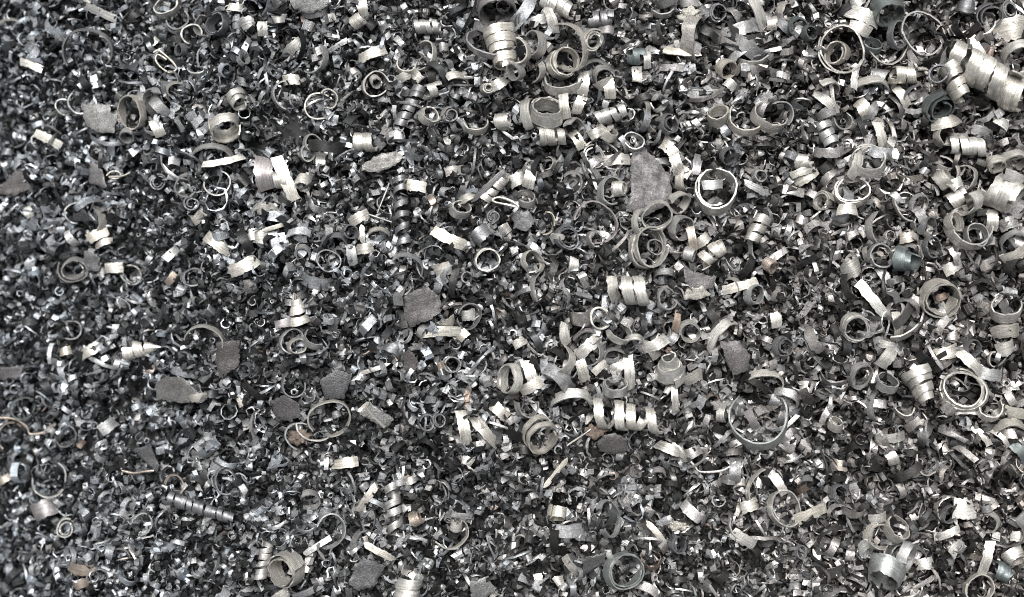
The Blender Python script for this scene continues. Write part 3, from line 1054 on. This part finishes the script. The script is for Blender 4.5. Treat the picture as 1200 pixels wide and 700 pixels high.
def fine_swarf():
    spots = []
    for r in rows:
        if r['t'] == 'f' or (r['label'] and r['t'] == 'c'):
            X, Y, k = to_plane(*r['pos']); spots.append((X, Y, r['size'] * (.85 if r['t'] == 'f' else .75)))
    allV, allL, allN, allT = [], [], [], []
    off = 0
    # kind, how many templates, how many chips, thick, depth range
    plan = [('curl', 30, 12500, True, -21, 4), ('twist', 34, 13500, True, -21, 4), ('strip', 10, 2200, True, -20, 3), ('shard', 10, 2000, True, -20, 2),
            ('thread', 10, 3000, True, -10, 4), ('spring', 8, 1800, True, -12, 4), ('midcurl', 24, 4200, True, -14, 4), ('loop', 16, 3600, True, -13, 3),
            ('curl', 6, 10000, False, -34, -18), ('twist', 6, 9000, False, -34, -18)]
    fx = rng.uniform(.006, .03, (7, 2)) * rng.choice([-1, 1], (7, 2)); fp = rng.uniform(0, 6.28, 7)
    def patch(x, y):                                               # pockets of coarser and finer chips
        return sum(np.sin(x * fx[k, 0] + y * fx[k, 1] + fp[k]) for k in range(7)) / 3.0
    for kind, nt, cnt, thick, z0, z1 in plan:
        for _ in range(nt):
            V, F = template(kind, thick)
            V = V + rng.normal(0, .3, V.shape)                    # torn, uneven
            n = cnt // nt
            x = rng.uniform(-750, 670, n); y = rng.uniform(-420, 420, n)
            u = np.clip((x + 600) / 1200, 0, 1)
            if kind == 'loop':                                     # the bigger curls gather on the right
                keep = rng.uniform(0, 1, n) < (.05 + .8 * u ** 1.4) * (.45 + .55 * np.clip((y + 230) / 250, 0, 1)) + .2 * patch(x, y); x, y, u = x[keep], y[keep], u[keep]; n = len(x)
            z = bed(x, y) + rng.uniform(z0, z1, n)
            for fxc, fyc, fr in spots:                             # chips lie under the flat flakes and around the landmark curls
                dd = np.hypot(x - fxc, y - fyc)
                z = np.where(dd < fr, z - (9 if kind != 'loop' else 14), z)
            sc = rng.lognormal(0, .24, n) * (1.2 + .18 * u) * (1.0 if kind not in ('midcurl', 'loop') else .85) * (1 + .15 * patch(x, y))
            A = rand_rot(n, .7 if kind == 'shard' else 1.0) if kind == 'shard' else lie_rot(n, .5 if kind == 'loop' else .3)
            P = np.einsum('nij,vj->nvi', A, V) * sc[:, None, None] + np.stack([x, y, z], 1)[:, None, :]
            nv = len(V)
            # tone: blued dark steel doubling as gap shade, bare grey steel, a few straw-coloured or rusty chips
            oily_gap_shade = rng.uniform(0, 1, n) < (.45 if kind == 'loop' else 0.47 - .04 * u)      # oily chips coloured near-black to stand in for shaded gaps, among bare ones
            g = np.clip(np.where(oily_gap_shade, rng.lognormal(-2.7, .5, n), rng.lognormal(-.75, .36, n)), .02, .85)
            warm = rng.normal(0, .025, n) + (u - .4) * .05
            col = np.stack([g * (.965 + .045 * u + warm), g, g * (1.045 - .04 * u - warm)], 1)
            rust = rng.uniform(0, 1, n) < .004
            col[rust] = col[rust] * [1.15, .95, .82]
            col = np.concatenate([np.clip(col, 0, .95), np.ones((n, 1))], 1)
            allV.append(P.reshape(-1, 3)); allT.append(np.repeat(col, nv, 0))
            lens = np.array([len(f) for f in F]); flat = np.concatenate([np.array(f) for f in F])
            idx = (flat[None, :] + (np.arange(n) * nv)[:, None] + off).ravel()
            allL.append(idx); allN.append(np.tile(lens, n)); off += n * nv
    V = np.concatenate(allV) * S; L = np.concatenate(allL).astype(np.int32); N = np.concatenate(allN).astype(np.int32)
    me = bpy.data.meshes.new("fine_swarf")
    me.vertices.add(len(V)); me.vertices.foreach_set("co", V.astype(np.float32).ravel())
    me.loops.add(len(L)); me.loops.foreach_set("vertex_index", L)
    me.polygons.add(len(N)); st = np.concatenate([[0], np.cumsum(N)[:-1]]).astype(np.int32)
    me.polygons.foreach_set("loop_start", st)
    me.update(calc_edges=True)
    me.polygons.foreach_set("use_smooth", np.ones(len(N), bool))
    me.set_sharp_from_angle(angle=math.radians(42))
    at = me.attributes.new("tint", 'FLOAT_COLOR', 'POINT')
    at.data.foreach_set("color", np.concatenate(allT).astype(np.float32).ravel())
    me.materials.append(M_FINE)
    o = bpy.data.objects.new("fine_swarf", me); C.objects.link(o)
    o["kind"] = "stuff"; o["label"] = "deep bed of fine dark steel chips under the larger shavings"; o["category"] = "metal swarf"
    print("fine swarf faces", len(N), "tris", int((N - 2).sum()))
fine_swarf()
print("things", len(rows), "landmarks", len(marks))
